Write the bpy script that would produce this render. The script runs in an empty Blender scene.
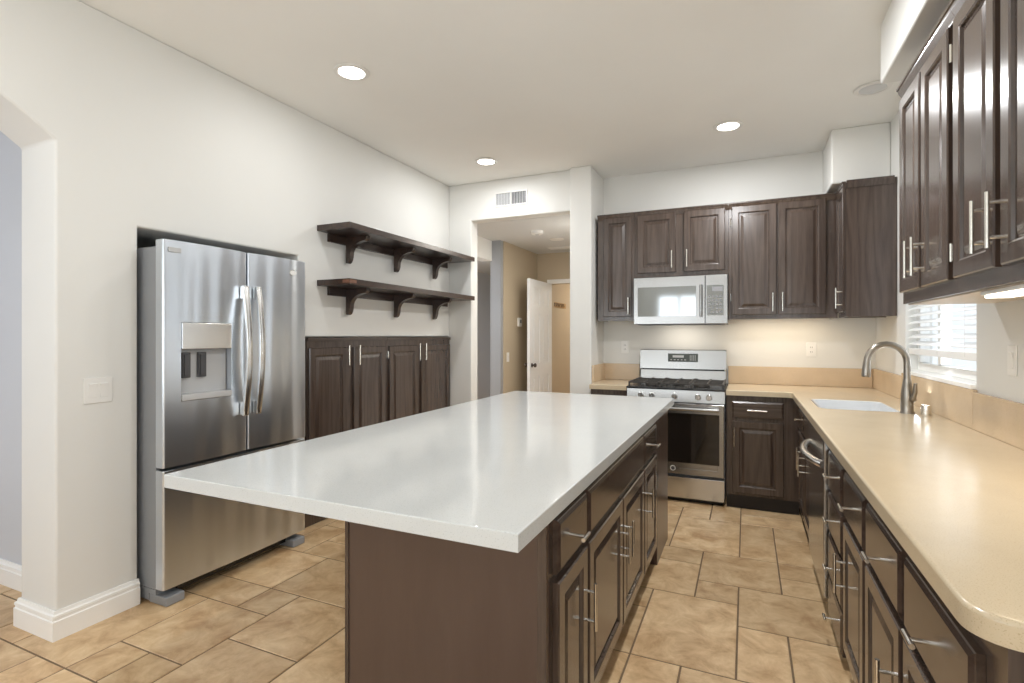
import bpy, bmesh, math, random
from mathutils import Vector, Matrix
S = bpy.context.scene
C = S.collection
PI = math.pi

# ---------------------------------------------------------------- camera
F_PX, YAW, CAM_H, HORIZON = 522.9, 0.421, 1.331, 335.7
cd = bpy.data.cameras.new('camera')
cd.sensor_width = 36.0
cd.lens = F_PX / 1024 * 36
cd.shift_y = (HORIZON - 341.5) / 1024
cd.clip_start = 0.05
cam = bpy.data.objects.new('camera', cd)
cam.location = (0, 0, CAM_H)
cam.rotation_euler = (PI / 2, 0, YAW)
C.objects.link(cam)
S.camera = cam

# ---------------------------------------------------------------- view, world, lights
S.view_settings.view_transform = 'Standard'
S.view_settings.look = 'None'
S.view_settings.exposure = 0.16
S.view_settings.gamma = 1.0
S.view_settings.use_curve_mapping = False
S.cycles.use_denoising = True
S.cycles.max_bounces = 8
S.cycles.diffuse_bounces = 7
S.cycles.glossy_bounces = 4
S.cycles.sample_clamp_indirect = 6.0
S.cycles.caustics_reflective = False
S.cycles.caustics_refractive = False

W = bpy.data.worlds.new('daylight')
S.world = W
W.use_nodes = True
W.node_tree.nodes['Background'].inputs[0].default_value = (0.86, 0.93, 1.0, 1)
W.node_tree.nodes['Background'].inputs[1].default_value = 1.05

def area(name, loc, size, power, color=(1, 1, 1), direction=(0, 0, -1), shape='RECTANGLE', spread=PI):
    l = bpy.data.lights.new(name, 'AREA')
    l.shape = shape
    l.size = size[0]
    if shape in ('RECTANGLE', 'ELLIPSE'):
        l.size_y = size[1]
    l.energy = power
    l.color = color
    l.spread = spread
    o = bpy.data.objects.new(name, l)
    o.location = loc
    o.rotation_euler = Vector(direction).to_track_quat('-Z', 'Y').to_euler()
    C.objects.link(o)
    return o

DAY = (0.88, 0.945, 1.0)
WARM = (1.0, 0.80, 0.55)
area('daylight_rear_window', (-1.4, -3.24, 1.6), (0.9, 1.3), 14, DAY, (0, 1, 0.2))
area('fill_side_window', (0.93, -1.3, 1.45), (1.7, 1.2), 43, DAY, (-0.85, 0.35, 0.75))  # added fill in an unseen side window, tilted up to brighten the ceiling
area('fill_left_rear', (-2.72, -1.75, 1.45), (1.9, 1.2), 42, DAY, (0.8, 0.5, 0.65))  # added fill in front of the left wall, which has no window here
area('daylight_sink_gap', (1.05, 3.56, 1.168), (0.05, 1.03), 4, DAY, (-0.75, 0, 0.65))
area('fill_next_room', (-4.6, -0.9, 1.4), (2.2, 1.8), 24, (0.88, 0.93, 1.0), (0, 1, 0))  # added fill to brighten the wall beyond the arch; no window behind it
area('fill_side_passage', (-3.9, 5.75, 2.40), (0.6, 1.0), 45, (0.88, 0.93, 1.0), (0, 0, -1))  # added fill shining down in the passage, kept out of view
area('fill_far_room', (-1.5, 8.2, 2.4), (0.5, 0.5), 20, (1.0, 0.93, 0.84), (0, 0, -1))  # added fill for the far room, no fixture, hidden by the partition
area('fill_hall', (-1.72, 5.2, 2.44), (0.2, 0.2), 12, (1.0, 0.95, 0.88), (0, 0, -1))  # added fill to brighten the hall, no fixture

# ---------------------------------------------------------------- fitted room dimensions
XL, YB, XR, ZC = -2.762, 4.988, 0.942, 2.856
YD = 4.606

# ---------------------------------------------------------------- materials
def mat(name):
    m = bpy.data.materials.new(name)
    m.use_nodes = True
    nt = m.node_tree
    return m, nt, nt.nodes['Principled BSDF']

def node(nt, kind, **kw):
    n = nt.nodes.new(kind)
    for k, v in kw.items():
        if k in n.inputs.keys():
            n.inputs[k].default_value = v
        else:
            setattr(n, k, v)
    return n

def plain(name, col, rough=0.5, metal=0.0, spec=0.5, coat=0.0, var=0.03, scale=6.0, bump=0.0, bscale=60.0):
    m, nt, b = mat(name)
    tc = node(nt, 'ShaderNodeTexCoord')
    nz = node(nt, 'ShaderNodeTexNoise', Scale=scale, Detail=3.0)
    nt.links.new(tc.outputs['Object'], nz.inputs['Vector'])
    rp = node(nt, 'ShaderNodeValToRGB')
    rp.color_ramp.elements[0].position = 0.3
    rp.color_ramp.elements[1].position = 0.7
    rp.color_ramp.elements[0].color = (*[max(0, c * (1 - var)) for c in col], 1)
    rp.color_ramp.elements[1].color = (*[min(1, c * (1 + var)) for c in col], 1)
    nt.links.new(nz.outputs['Fac'], rp.inputs['Fac'])
    nt.links.new(rp.outputs['Color'], b.inputs['Base Color'])
    b.inputs['Roughness'].default_value = rough
    b.inputs['Metallic'].default_value = metal
    b.inputs['Specular IOR Level'].default_value = spec
    b.inputs['Coat Weight'].default_value = coat
    if bump:
        n2 = node(nt, 'ShaderNodeTexNoise', Scale=bscale, Detail=2.0)
        nt.links.new(tc.outputs['Object'], n2.inputs['Vector'])
        bp = node(nt, 'ShaderNodeBump', Strength=bump, Distance=0.002)
        nt.links.new(n2.outputs['Fac'], bp.inputs['Height'])
        nt.links.new(bp.outputs['Normal'], b.inputs['Normal'])
    return m

def wood(name, dark, light, scale, rough=0.22, rings=0.30):
    m, nt, b = mat(name)
    tc = node(nt, 'ShaderNodeTexCoord')
    oi = node(nt, 'ShaderNodeObjectInfo')
    ad = node(nt, 'ShaderNodeVectorMath', operation='ADD')
    mu = node(nt, 'ShaderNodeMath', operation='MULTIPLY')
    mu.inputs[1].default_value = 7.0
    nt.links.new(oi.outputs['Random'], mu.inputs[0])
    nt.links.new(tc.outputs['Object'], ad.inputs[0])
    nt.links.new(mu.outputs[0], ad.inputs[1])
    mp = node(nt, 'ShaderNodeMapping')
    mp.inputs['Scale'].default_value = scale
    nt.links.new(ad.outputs[0], mp.inputs['Vector'])
    fine = node(nt, 'ShaderNodeTexNoise', Scale=3.2, Detail=6.0, Roughness=0.65)
    nt.links.new(mp.outputs[0], fine.inputs['Vector'])
    mp2 = node(nt, 'ShaderNodeMapping')
    mp2.inputs['Scale'].default_value = [s * 0.16 for s in scale]
    nt.links.new(ad.outputs[0], mp2.inputs['Vector'])
    wv = node(nt, 'ShaderNodeTexNoise', Scale=1.6, Detail=1.0)
    nt.links.new(mp2.outputs[0], wv.inputs['Vector'])
    mm = node(nt, 'ShaderNodeMath', operation='MULTIPLY')
    mm.inputs[1].default_value = 15.0
    nt.links.new(wv.outputs['Fac'], mm.inputs[0])
    pg = node(nt, 'ShaderNodeMath', operation='PINGPONG')
    pg.inputs[1].default_value = 1.0
    nt.links.new(mm.outputs[0], pg.inputs[0])
    mx = node(nt, 'ShaderNodeMix')
    mx.inputs['Factor'].default_value = rings
    nt.links.new(fine.outputs['Fac'], mx.inputs['A'])
    nt.links.new(pg.outputs[0], mx.inputs['B'])
    rp = node(nt, 'ShaderNodeValToRGB')
    rp.color_ramp.elements[0].position = 0.25
    rp.color_ramp.elements[1].position = 0.75
    rp.color_ramp.elements[0].color = (*dark, 1)
    rp.color_ramp.elements[1].color = (*light, 1)
    nt.links.new(mx.outputs['Result'], rp.inputs['Fac'])
    nt.links.new(rp.outputs['Color'], b.inputs['Base Color'])
    b.inputs['Roughness'].default_value = rough
    b.inputs['Specular IOR Level'].default_value = 0.5
    b.inputs['Coat Weight'].default_value = 0.4
    b.inputs['Coat Roughness'].default_value = 0.2
    bp = node(nt, 'ShaderNodeBump', Strength=0.10, Distance=0.0015)
    nt.links.new(mx.outputs['Result'], bp.inputs['Height'])
    nt.links.new(bp.outputs['Normal'], b.inputs['Normal'])
    return m

def steel(name, col, rough, scale=(60, 60, 1.2), wav=0.0):
    m, nt, b = mat(name)
    tc = node(nt, 'ShaderNodeTexCoord')
    mp = node(nt, 'ShaderNodeMapping')
    mp.inputs['Scale'].default_value = scale
    nt.links.new(tc.outputs['Object'], mp.inputs['Vector'])
    nz = node(nt, 'ShaderNodeTexNoise', Scale=4.0, Detail=4.0)
    nt.links.new(mp.outputs[0], nz.inputs['Vector'])
    mr = node(nt, 'ShaderNodeMapRange')
    mr.inputs['To Min'].default_value = rough * 0.98
    mr.inputs['To Max'].default_value = rough * 1.02
    nt.links.new(nz.outputs['Fac'], mr.inputs['Value'])
    nt.links.new(mr.outputs[0], b.inputs['Roughness'])
    b.inputs['Base Color'].default_value = (*col, 1)
    b.inputs['Metallic'].default_value = 1.0
    if wav:
        mp2 = node(nt, 'ShaderNodeMapping')
        mp2.inputs['Scale'].default_value = (11.0, 11.0, 0.45)
        nt.links.new(tc.outputs['Object'], mp2.inputs['Vector'])
        n2 = node(nt, 'ShaderNodeTexNoise', Scale=1.0, Detail=0.0)
        nt.links.new(mp2.outputs[0], n2.inputs['Vector'])
        bp = node(nt, 'ShaderNodeBump', Strength=1.0, Distance=wav)
        nt.links.new(n2.outputs['Fac'], bp.inputs['Height'])
        nt.links.new(bp.outputs['Normal'], b.inputs['Normal'])
    return m

def emit(name, col, strength):
    m, nt, b = mat(name)
    b.inputs['Base Color'].default_value = (*col, 1)
    b.inputs['Emission Color'].default_value = (*col, 1)
    b.inputs['Emission Strength'].default_value = strength
    return m

def speckled(name, base, spots, rough, scale=260.0, veins=0.0):
    m, nt, b = mat(name)
    tc = node(nt, 'ShaderNodeTexCoord')
    n1 = node(nt, 'ShaderNodeTexNoise', Scale=scale, Detail=2.0)
    n2 = node(nt, 'ShaderNodeTexNoise', Scale=5.0, Detail=5.0)
    nt.links.new(tc.outputs['Object'], n1.inputs['Vector'])
    nt.links.new(tc.outputs['Object'], n2.inputs['Vector'])
    rp = node(nt, 'ShaderNodeValToRGB')
    rp.color_ramp.elements[0].position = 0.30
    rp.color_ramp.elements[1].position = 0.42
    rp.color_ramp.elements[0].color = (*spots, 1)
    rp.color_ramp.elements[1].color = (*base, 1)
    nt.links.new(n1.outputs['Fac'], rp.inputs['Fac'])
    mx = node(nt, 'ShaderNodeMix', data_type='RGBA', blend_type='MULTIPLY')
    rp2 = node(nt, 'ShaderNodeValToRGB')
    rp2.color_ramp.elements[0].position = 0.35
    rp2.color_ramp.elements[1].position = 0.65
    v = 1.0 - veins
    rp2.color_ramp.elements[0].color = (v, v, v, 1)
    rp2.color_ramp.elements[1].color = (1, 1, 1, 1)
    nt.links.new(n2.outputs['Fac'], rp2.inputs['Fac'])
    mx.inputs['Factor'].default_value = 1.0
    nt.links.new(rp.outputs['Color'], mx.inputs['A'])
    nt.links.new(rp2.outputs['Color'], mx.inputs['B'])
    nt.links.new(mx.outputs['Result'], b.inputs['Base Color'])
    b.inputs['Roughness'].default_value = rough
    return m

def tile_material():
    m, nt, b = mat('tan_floor_tile')
    tc = node(nt, 'ShaderNodeTexCoord')
    at = node(nt, 'ShaderNodeVertexColor')
    at.layer_name = 'tone'
    off = node(nt, 'ShaderNodeVectorMath', operation='MULTIPLY_ADD')
    off.inputs[1].default_value = (9, 9, 9)
    nt.links.new(at.outputs['Color'], off.inputs[0])
    nt.links.new(tc.outputs['Object'], off.inputs[2])
    n1 = node(nt, 'ShaderNodeTexNoise', Scale=7.5, Detail=7.0, Roughness=0.66, Distortion=0.5)
    nt.links.new(off.outputs[0], n1.inputs['Vector'])
    rp = node(nt, 'ShaderNodeValToRGB')
    e = rp.color_ramp.elements
    e[0].position, e[0].color = 0.33, (0.45, 0.27, 0.130, 1)
    e[1].position, e[1].color = 0.67, (0.78, 0.580, 0.350, 1)
    md = e.new(0.5)
    md.color = (0.63, 0.430, 0.235, 1)
    nt.links.new(n1.outputs['Fac'], rp.inputs['Fac'])
    sp = node(nt, 'ShaderNodeSeparateColor')
    nt.links.new(at.outputs['Color'], sp.inputs[0])
    mr = node(nt, 'ShaderNodeMapRange')
    mr.inputs['To Min'].default_value = 0.88
    mr.inputs['To Max'].default_value = 1.10
    nt.links.new(sp.outputs[0], mr.inputs['Value'])
    sc = node(nt, 'ShaderNodeVectorMath', operation='SCALE')
    nt.links.new(rp.outputs['Color'], sc.inputs[0])
    nt.links.new(mr.outputs[0], sc.inputs['Scale'])
    nt.links.new(sc.outputs[0], b.inputs['Base Color'])
    b.inputs['Roughness'].default_value = 0.34
    bp = node(nt, 'ShaderNodeBump', Strength=0.25, Distance=0.003)
    nt.links.new(n1.outputs['Fac'], bp.inputs['Height'])
    nt.links.new(bp.outputs['Normal'], b.inputs['Normal'])
    return m

def pane_material():
    m, nt, b = mat('window_glass')
    out = nt.nodes['Material Output']
    tr = node(nt, 'ShaderNodeBsdfTransparent')
    gl = node(nt, 'ShaderNodeBsdfGlossy', Roughness=0.02)
    mx = node(nt, 'ShaderNodeMixShader')
    mx.inputs[0].default_value = 0.06
    nt.links.new(tr.outputs[0], mx.inputs[1])
    nt.links.new(gl.outputs[0], mx.inputs[2])
    nt.links.new(mx.outputs[0], out.inputs['Surface'])
    return m

M = {}
M['wall'] = plain('warm_white_wall_paint', (0.76, 0.755, 0.725), 0.6, var=0.012, scale=2.0, bump=0.12, bscale=45)
M['ceiling'] = plain('white_ceiling_paint', (0.90, 0.895, 0.865), 0.75, var=0.012, scale=2.0, bump=0.12, bscale=45)
M['hall_gray'] = plain('cool_gray_wall_paint', (0.34, 0.35, 0.37), 0.6, var=0.015, scale=2.0)
M['hall_blue'] = plain('pale_blue_gray_paint', (0.60, 0.62, 0.66), 0.6, var=0.015, scale=2.0)
M['hall_beige'] = plain('beige_wall_paint', (0.52, 0.435, 0.315), 0.6, var=0.015, scale=2.0)
M['hall_ceiling'] = plain('dimmed_hall_ceiling_paint', (0.66, 0.67, 0.67), 0.7, var=0.015, scale=2.0)  # gray of the low hall light is put into this colour
M['trim'] = plain('white_trim_paint', (0.92, 0.915, 0.89), 0.35, var=0.01)
M['grout'] = plain('brown_grout', (0.20, 0.135, 0.08), 0.9, var=0.1, scale=30)
M['tile'] = tile_material()
M['wood'] = wood('dark_stained_oak_vertical', (0.046, 0.0305, 0.0235), (0.092, 0.064, 0.050), (34, 34, 2.2))
M['wood_h'] = wood('dark_stained_oak_horizontal', (0.046, 0.0305, 0.0235), (0.092, 0.064, 0.050), (2.2, 34, 34))
M['wood_panel'] = wood('smooth_dark_brown_panel', (0.074, 0.044, 0.033), (0.094, 0.059, 0.045), (6, 6, 1.0), 0.33, 0.1)
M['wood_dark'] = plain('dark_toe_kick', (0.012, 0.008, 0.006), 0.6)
M['shelf'] = wood('espresso_shelf_wood', (0.020, 0.010, 0.007), (0.055, 0.030, 0.020), (34, 2.2, 34), 0.3)
M['shelf_worn'] = plain('worn_reddish_wood', (0.19, 0.09, 0.055), 0.5, var=0.2, scale=40)
M['quartz'] = speckled('white_quartz', (0.62, 0.635, 0.63), (0.50, 0.515, 0.505), 0.10, 300, 0.025)
M['beige'] = speckled('beige_solid_surface', (0.60, 0.495, 0.345), (0.47, 0.375, 0.245), 0.20, 420, 0.06)
M['splash'] = speckled('tan_solid_surface', (0.66, 0.51, 0.345), (0.54, 0.40, 0.26), 0.25, 420, 0.10)
M['steel'] = steel('brushed_stainless', (0.62, 0.625, 0.63), 0.20)
M['fridge'] = steel('refrigerator_stainless', (0.68, 0.725, 0.78), 0.30, (20, 20, 1.0), 0.016)
M['steel_soft'] = steel('soft_stainless', (0.40, 0.397, 0.39), 0.26)
M['steel_light'] = steel('bright_stainless', (0.80, 0.80, 0.79), 0.24)
M['nickel'] = steel('satin_nickel', (0.80, 0.77, 0.71), 0.22)
M['faucet'] = steel('brushed_nickel_faucet', (0.33, 0.30, 0.26), 0.28)
M['gray_case'] = plain('gray_appliance_case', (0.27, 0.28, 0.295), 0.4, var=0.02)
M['gray_plastic'] = plain('gray_plastic', (0.30, 0.30, 0.31), 0.35)
M['light_plastic'] = plain('silver_gray_plastic', (0.50, 0.505, 0.51), 0.32)
M['dark_plastic'] = plain('dark_gray_plastic', (0.07, 0.07, 0.075), 0.35)
M['black'] = plain('black_enamel', (0.012, 0.012, 0.012), 0.25)
M['iron'] = plain('cast_iron_grate', (0.045, 0.04, 0.035), 0.55, bump=0.3, bscale=200)
M['oven_glass'] = plain('dark_oven_glass', (0.014, 0.011, 0.009), 0.06, spec=0.6)
M['mirror_glass'] = plain('mirrored_microwave_glass', (0.30, 0.31, 0.31), 0.06, metal=0.9, var=0.01)
M['white_plastic'] = plain('white_plastic', (0.82, 0.81, 0.78), 0.35, var=0.01)
M['porcelain'] = plain('white_porcelain', (0.66, 0.67, 0.68), 0.12, var=0.01)
M['slat'] = plain('white_blind_slat', (0.84, 0.84, 0.83), 0.4, var=0.01)
M['door_white'] = plain('white_door_paint', (0.80, 0.82, 0.84), 0.4, var=0.01)
M['knob'] = steel('dark_bronze_knob', (0.12, 0.10, 0.09), 0.3)
M['gold'] = plain('gold_painted_wood', (0.42, 0.25, 0.09), 0.4, var=0.2, scale=30)
M['lens'] = emit('lit_lamp_lens', (1.0, 0.97, 0.90), 9.0)
M['strip'] = emit('lit_strip_diffuser', (1.0, 0.93, 0.80), 3.2)
M['screen'] = emit('dark_display', (0.05, 0.06, 0.055), 0.15)
M['glass'] = pane_material()
M['melamine'] = plain('cream_cabinet_underside', (0.66, 0.57, 0.46), 0.4, var=0.02)

# ---------------------------------------------------------------- mesh helpers
class MB:
    def __init__(self):
        self.bm = bmesh.new()
        self.mats = []

    def box(self, x0, x1, y0, y1, z0, z1, bev=0.0, seg=2):
        x0, x1 = min(x0, x1), max(x0, x1)
        y0, y1 = min(y0, y1), max(y0, y1)
        z0, z1 = min(z0, z1), max(z0, z1)
        r = bmesh.ops.create_cube(self.bm, size=1.0)
        vs = r['verts']
        for v in vs:
            v.co = Vector(((v.co.x + .5) * (x1 - x0) + x0, (v.co.y + .5) * (y1 - y0) + y0, (v.co.z + .5) * (z1 - z0) + z0))
        if bev:
            es = list({e for v in vs for e in v.link_edges})
            bmesh.ops.bevel(self.bm, geom=es, offset=bev, segments=seg, affect='EDGES', profile=0.5)
        return self

    def tube(self, pts, r, n=14, cap=True):
        pts = [Vector(p) for p in pts]
        rs = r if isinstance(r, (list, tuple)) else [r] * len(pts)
        rings = []
        up = None
        for i, p in enumerate(pts):
            t = (pts[min(i + 1, len(pts) - 1)] - pts[max(i - 1, 0)]).normalized()
            if up is None:
                up = Vector((0, 0, 1)) if abs(t.z) < .9 else Vector((1, 0, 0))
            a = t.cross(up).normalized()
            b = a.cross(t).normalized()
            up = b
            rings.append([self.bm.verts.new(p + (a * math.cos(k * 2 * PI / n) + b * math.sin(k * 2 * PI / n)) * rs[i]) for k in range(n)])
        for q, w in zip(rings, rings[1:]):
            for k in range(n):
                self.bm.faces.new((q[k], q[(k + 1) % n], w[(k + 1) % n], w[k]))
        if cap:
            self.bm.faces.new(rings[0][::-1])
            self.bm.faces.new(rings[-1])
        return self

    def lathe(self, prof, c=(0, 0, 0), axis='z', n=28):
        c = Vector(c)
        rings = []
        for r, h in prof:
            ring = []
            for k in range(n):
                a, b = r * math.cos(k * 2 * PI / n), r * math.sin(k * 2 * PI / n)
                v = {'z': (a, b, h), 'y': (a, h, b), 'x': (h, a, b)}[axis]
                ring.append(self.bm.verts.new(c + Vector(v)))
            rings.append(ring)
        for q, w in zip(rings, rings[1:]):
            for k in range(n):
                self.bm.faces.new((q[k], q[(k + 1) % n], w[(k + 1) % n], w[k]))
        self.bm.faces.new(rings[0][::-1])
        self.bm.faces.new(rings[-1])
        return self

    def prism(self, poly, axis, a0, a1, holes=(), bev=0.0, seg=3):
        def P(u, v, a):
            return {'x': (a, u, v), 'y': (u, a, v), 'z': (u, v, a)}[axis]
        edges = []
        allv = []
        for loop in [poly] + list(holes):
            vs = [self.bm.verts.new(P(u, v, a0)) for u, v in loop]
            allv += vs
            edges += [self.bm.edges.new((vs[i], vs[(i + 1) % len(vs)])) for i in range(len(vs))]
        if holes:
            r = bmesh.ops.triangle_fill(self.bm, use_beauty=True, use_dissolve=False, edges=edges)
            faces = [g for g in r['geom'] if isinstance(g, bmesh.types.BMFace)]
        else:
            faces = [self.bm.faces.new(allv)]
        r = bmesh.ops.extrude_face_region(self.bm, geom=faces)
        d = Vector(P(0, 0, a1 - a0))
        nv = [g for g in r['geom'] if isinstance(g, bmesh.types.BMVert)]
        for v in nv:
            v.co += d
        if bev:
            top = set(nv)
            es = [e for e in self.bm.edges if e.verts[0] in top and e.verts[1] in top and len(e.link_faces) == 2
                  and e.calc_face_angle(0) > 0.6]
            bmesh.ops.bevel(self.bm, geom=es, offset=bev, segments=seg, affect='EDGES', profile=0.5)
        return self

    def rings(self, w, h, prof, x=0, z=0):
        """nested rectangles in the XZ plane: prof = [(inset, y), ...]"""
        rs = []
        for ins, y in prof:
            rs.append([self.bm.verts.new(v) for v in ((x + ins, y, z + ins), (x + w - ins, y, z + ins), (x + w - ins, y, z + h - ins), (x + ins, y, z + h - ins))])
        self.bm.faces.new(rs[0][::-1])
        for a, b in zip(rs, rs[1:]):
            for k in range(4):
                self.bm.faces.new((a[k], a[(k + 1) % 4], b[(k + 1) % 4], b[k]))
        self.bm.faces.new(rs[-1])
        return self

    def build(self, name, m, parent=None, loc=(0, 0, 0), angle=38, label=None):
        me = bpy.data.meshes.new(name)
        bmesh.ops.recalc_face_normals(self.bm, faces=self.bm.faces[:])
        self.bm.to_mesh(me)
        self.bm.free()
        me.polygons.foreach_set('use_smooth', [True] * len(me.polygons))
        me.set_sharp_from_angle(angle=math.radians(angle))
        me.materials.append(M[m] if isinstance(m, str) else m)
        o = bpy.data.objects.new(name, me)
        o.location = loc
        C.objects.link(o)
        wn = o.modifiers.new('weighted_normals', 'WEIGHTED_NORMAL')
        wn.keep_sharp = True
        wn.weight = 80
        if parent:
            o.parent = parent
        if label:
            o['label'] = label
        return o

def thing(name, label, cat, loc=(0, 0, 0), rz=0.0, group=None):
    o = bpy.data.objects.new(name, None)
    o.empty_display_size = 0.1
    o.location = loc
    o.rotation_euler = (0, 0, rz)
    o['label'] = label
    o['category'] = cat
    if group:
        o['group'] = group
    C.objects.link(o)
    return o

def struct(o):
    o['kind'] = 'structure'
    return o

def tag(o, label, cat, group=None):
    o['label'] = label
    o['category'] = cat
    if group:
        o['group'] = group
    return o

def bevel(o, w=0.012, seg=3):
    for m_ in list(o.modifiers):
        o.modifiers.remove(m_)
    md = o.modifiers.new('bevel', 'BEVEL')
    md.width = w
    md.segments = seg
    md.limit_method = 'ANGLE'
    md.angle_limit = math.radians(30)
    wn = o.modifiers.new('weighted_normals', 'WEIGHTED_NORMAL')
    wn.keep_sharp = False
    wn.weight = 80
    return o

# ---------------------------------------------------------------- FLOOR (tiles of 1x1, 1x2, 2x2 and 2x3 units over grout)
def build_floor():
    U, X0, Y0 = 0.2045, -0.036, 2.203
    i0, i1, j0, j1 = -29, 6, -27, 34
    fixed = [(-2, 0, 2, 3), (0, 2, 3, 2), (-1, 3, 1, 1), (-1, 4, 2, 2), (1, 4, 2, 1), (1, 5, 1, 1), (-2, 6, 2, 3), (0, 6, 1, 3), (1, 6, 2, 2),
             (-3, 3, 2, 2), (0, 0, 1, 2), (1, 0, 2, 2), (-3, 5, 2, 1), (-2, -2, 1, 2), (-1, -2, 2, 2), (-2, 9, 1, 1), (-1, 9, 1, 2), (0, 9, 2, 1),
             (-12, -4, 2, 2), (-11, -2, 1, 1), (-10, -3, 2, 2), (-11, -5, 1, 1), (-12, -5, 1, 1), (-10, -5, 2, 2), (-13, -2, 2, 1), (-13, -1, 2, 2),
             (-11, -1, 3, 2), (-12, -7, 2, 2), (-14, -5, 2, 3)]
    occ = {}
    tiles = []
    def fits(i, j, w, h):
        return all((a, b) not in occ and a < i1 and b < j1 for a in range(i, i + w) for b in range(j, j + h))
    def put(i, j, w, h):
        tiles.append((i, j, w, h))
        for a in range(i, i + w):
            for b in range(j, j + h):
                occ[(a, b)] = 1
    for t in fixed:
        if fits(*t):
            put(*t)
    rnd = random.Random(11)
    for j in range(j0, j1):
        for i in range(i0, i1):
            if (i, j) in occ:
                continue
            opts = [(2, 3), (3, 2), (2, 3), (2, 2), (2, 2), (2, 1), (1, 2), (1, 1)]
            rnd.shuffle(opts)
            for w, h in opts + [(1, 1)]:
                if fits(i, j, w, h):
                    put(i, j, w, h)
                    break
    bm = bmesh.new()
    lay = bm.loops.layers.color.new('tone')
    g, ch = 0.0033, 0.0025
    top, low = 0.0, -0.0035
    tile_faces = []
    for (i, j, w, h) in tiles:
        x0, x1 = X0 + i * U + g, X0 + (i + w) * U - g
        y0, y1 = Y0 + j * U + g, Y0 + (j + h) * U - g
        c = (rnd.random(), rnd.random(), rnd.random(), 1)
        a = [bm.verts.new(p) for p in ((x0, y0, low), (x1, y0, low), (x1, y1, low), (x0, y1, low))]
        b = [bm.verts.new(p) for p in ((x0 + ch, y0 + ch, top), (x1 - ch, y0 + ch, top), (x1 - ch, y1 - ch, top), (x0 + ch, y1 - ch, top))]
        fs = [bm.faces.new(b)]
        for k in range(4):
            fs.append(bm.faces.new((a[k], a[(k + 1) % 4], b[(k + 1) % 4], b[k])))
        for f in fs:
            f.material_index = 0
            for l in f.loops:
                l[lay] = c
    gx0, gx1, gy0, gy1 = X0 + i0 * U, X0 + i1 * U, Y0 + j0 * U, Y0 + j1 * U
    vs = [bm.verts.new(p) for p in ((gx0, gy0, -0.0025), (gx1, gy0, -0.0025), (gx1, gy1, -0.0025), (gx0, gy1, -0.0025))]
    f = bm.faces.new(vs)
    f.material_index = 1
    me = bpy.data.meshes.new('floor')
    bm.to_mesh(me)
    bm.free()
    me.materials.append(M['tile'])
    me.materials.append(M['grout'])
    o = bpy.data.objects.new('floor', me)
    C.objects.link(o)
    return struct(o)
build_floor()

# ---------------------------------------------------------------- WALLS AND CEILING
struct(MB().box(-6.2, 1.15, -3.35, 5.12, ZC, ZC + 0.12).build('ceiling', 'ceiling'))

arch = []
a_half, yc_, th = 0.83, 0.443, math.radians(39)
Rr = a_half / math.sin(th)
for k in range(0, 17):
    t = -th + 2 * th * k / 16
    arch.append((yc_ + Rr * math.sin(t), 2.19 + Rr * math.cos(t) - Rr * math.cos(th)))
poly = [(YD, ZC), (-3.25, ZC), (-3.25, 0), (yc_ - a_half, 0)] + arch + [(1.273, 0), (1.615, 0), (1.615, 1.871), (2.634, 1.871), (2.634, 0), (2.698, 0), (2.698, 1.322), (YD, 1.322)]
wl = struct(MB().prism(poly, 'x', -3.05, XL).build('wall_left', 'wall'))
bevel(wl, 0.012)
# recess behind the refrigerator and the pantry, hall wall beyond the arch
nb = MB()
nb.box(-3.55, -3.05, 2.634, 2.698, 0, 2.0)
nb.box(-3.65, -3.55, 1.616, YD, 0, ZC)
nb.box(-3.55, -3.05, 1.615, 2.634, 1.9, 2.0)
nb.box(-3.55, -3.05, 2.698, YD, 1.40, 1.48)
struct(nb.build('wall_recess', 'wall'))
struct(MB().box(-6.2, -3.051, 1.455, 1.615, 0, ZC).box(-6.2, -6.08, -3.25, 1.455, 0, ZC).box(-6.2, -3.05, -1.25, -1.1, 0, ZC).build('wall_next_room', 'hall_blue'))

poly = [(-3.65, 0), (-2.51, 0), (-2.51, 2.478), (-1.465, 2.478), (-1.465, ZC), (-3.65, ZC)]
wd = struct(MB().prism(poly, 'y', YD + 0.14, YD).build('wall_back', 'wall'))
bevel(wd, 0.010)
wp = struct(MB().box(-1.465, -1.262, 4.55, 6.86, 0, ZC).build('wall_partition', 'wall'))
bevel(wp, 0.014)
struct(MB().box(-1.262, 1.10, YB, YB + 0.12, 0, ZC).build('wall_kitchen', 'wall'))
# right wall with the sink window and a dining side window
wr = MB().prism([(YB, 0), (-3.25, 0), (-3.25, ZC), (YB, ZC)], 'x', XR, XR + 0.14,
                holes=[[(2.99, 1.112), (4.13, 1.112), (4.13, 2.20), (2.99, 2.20)], [(-2.2, 0.8), (-0.4, 0.8), (-0.4, 2.1), (-2.2, 2.1)]])
struct(wr.build('wall_right', 'wall'))
struct(MB().prism([(-3.05, 0), (1.1, 0), (1.1, ZC), (-3.05, ZC)], 'y', -3.35, -3.25, holes=[[(-1.9, 0.9), (-0.9, 0.9), (-0.9, 2.3), (-1.9, 2.3)]]).build('wall_rear', 'wall'))
sf = struct(MB().box(0.60, XR, -3.25, 3.08, 2.56, ZC).build('trim_1', 'wall'))
bevel(sf, 0.012)
chs = struct(MB().box(0.576, XR, 4.50, YB, 2.452, ZC).build('trim_2', 'wall'))
bevel(chs, 0.012)

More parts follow.
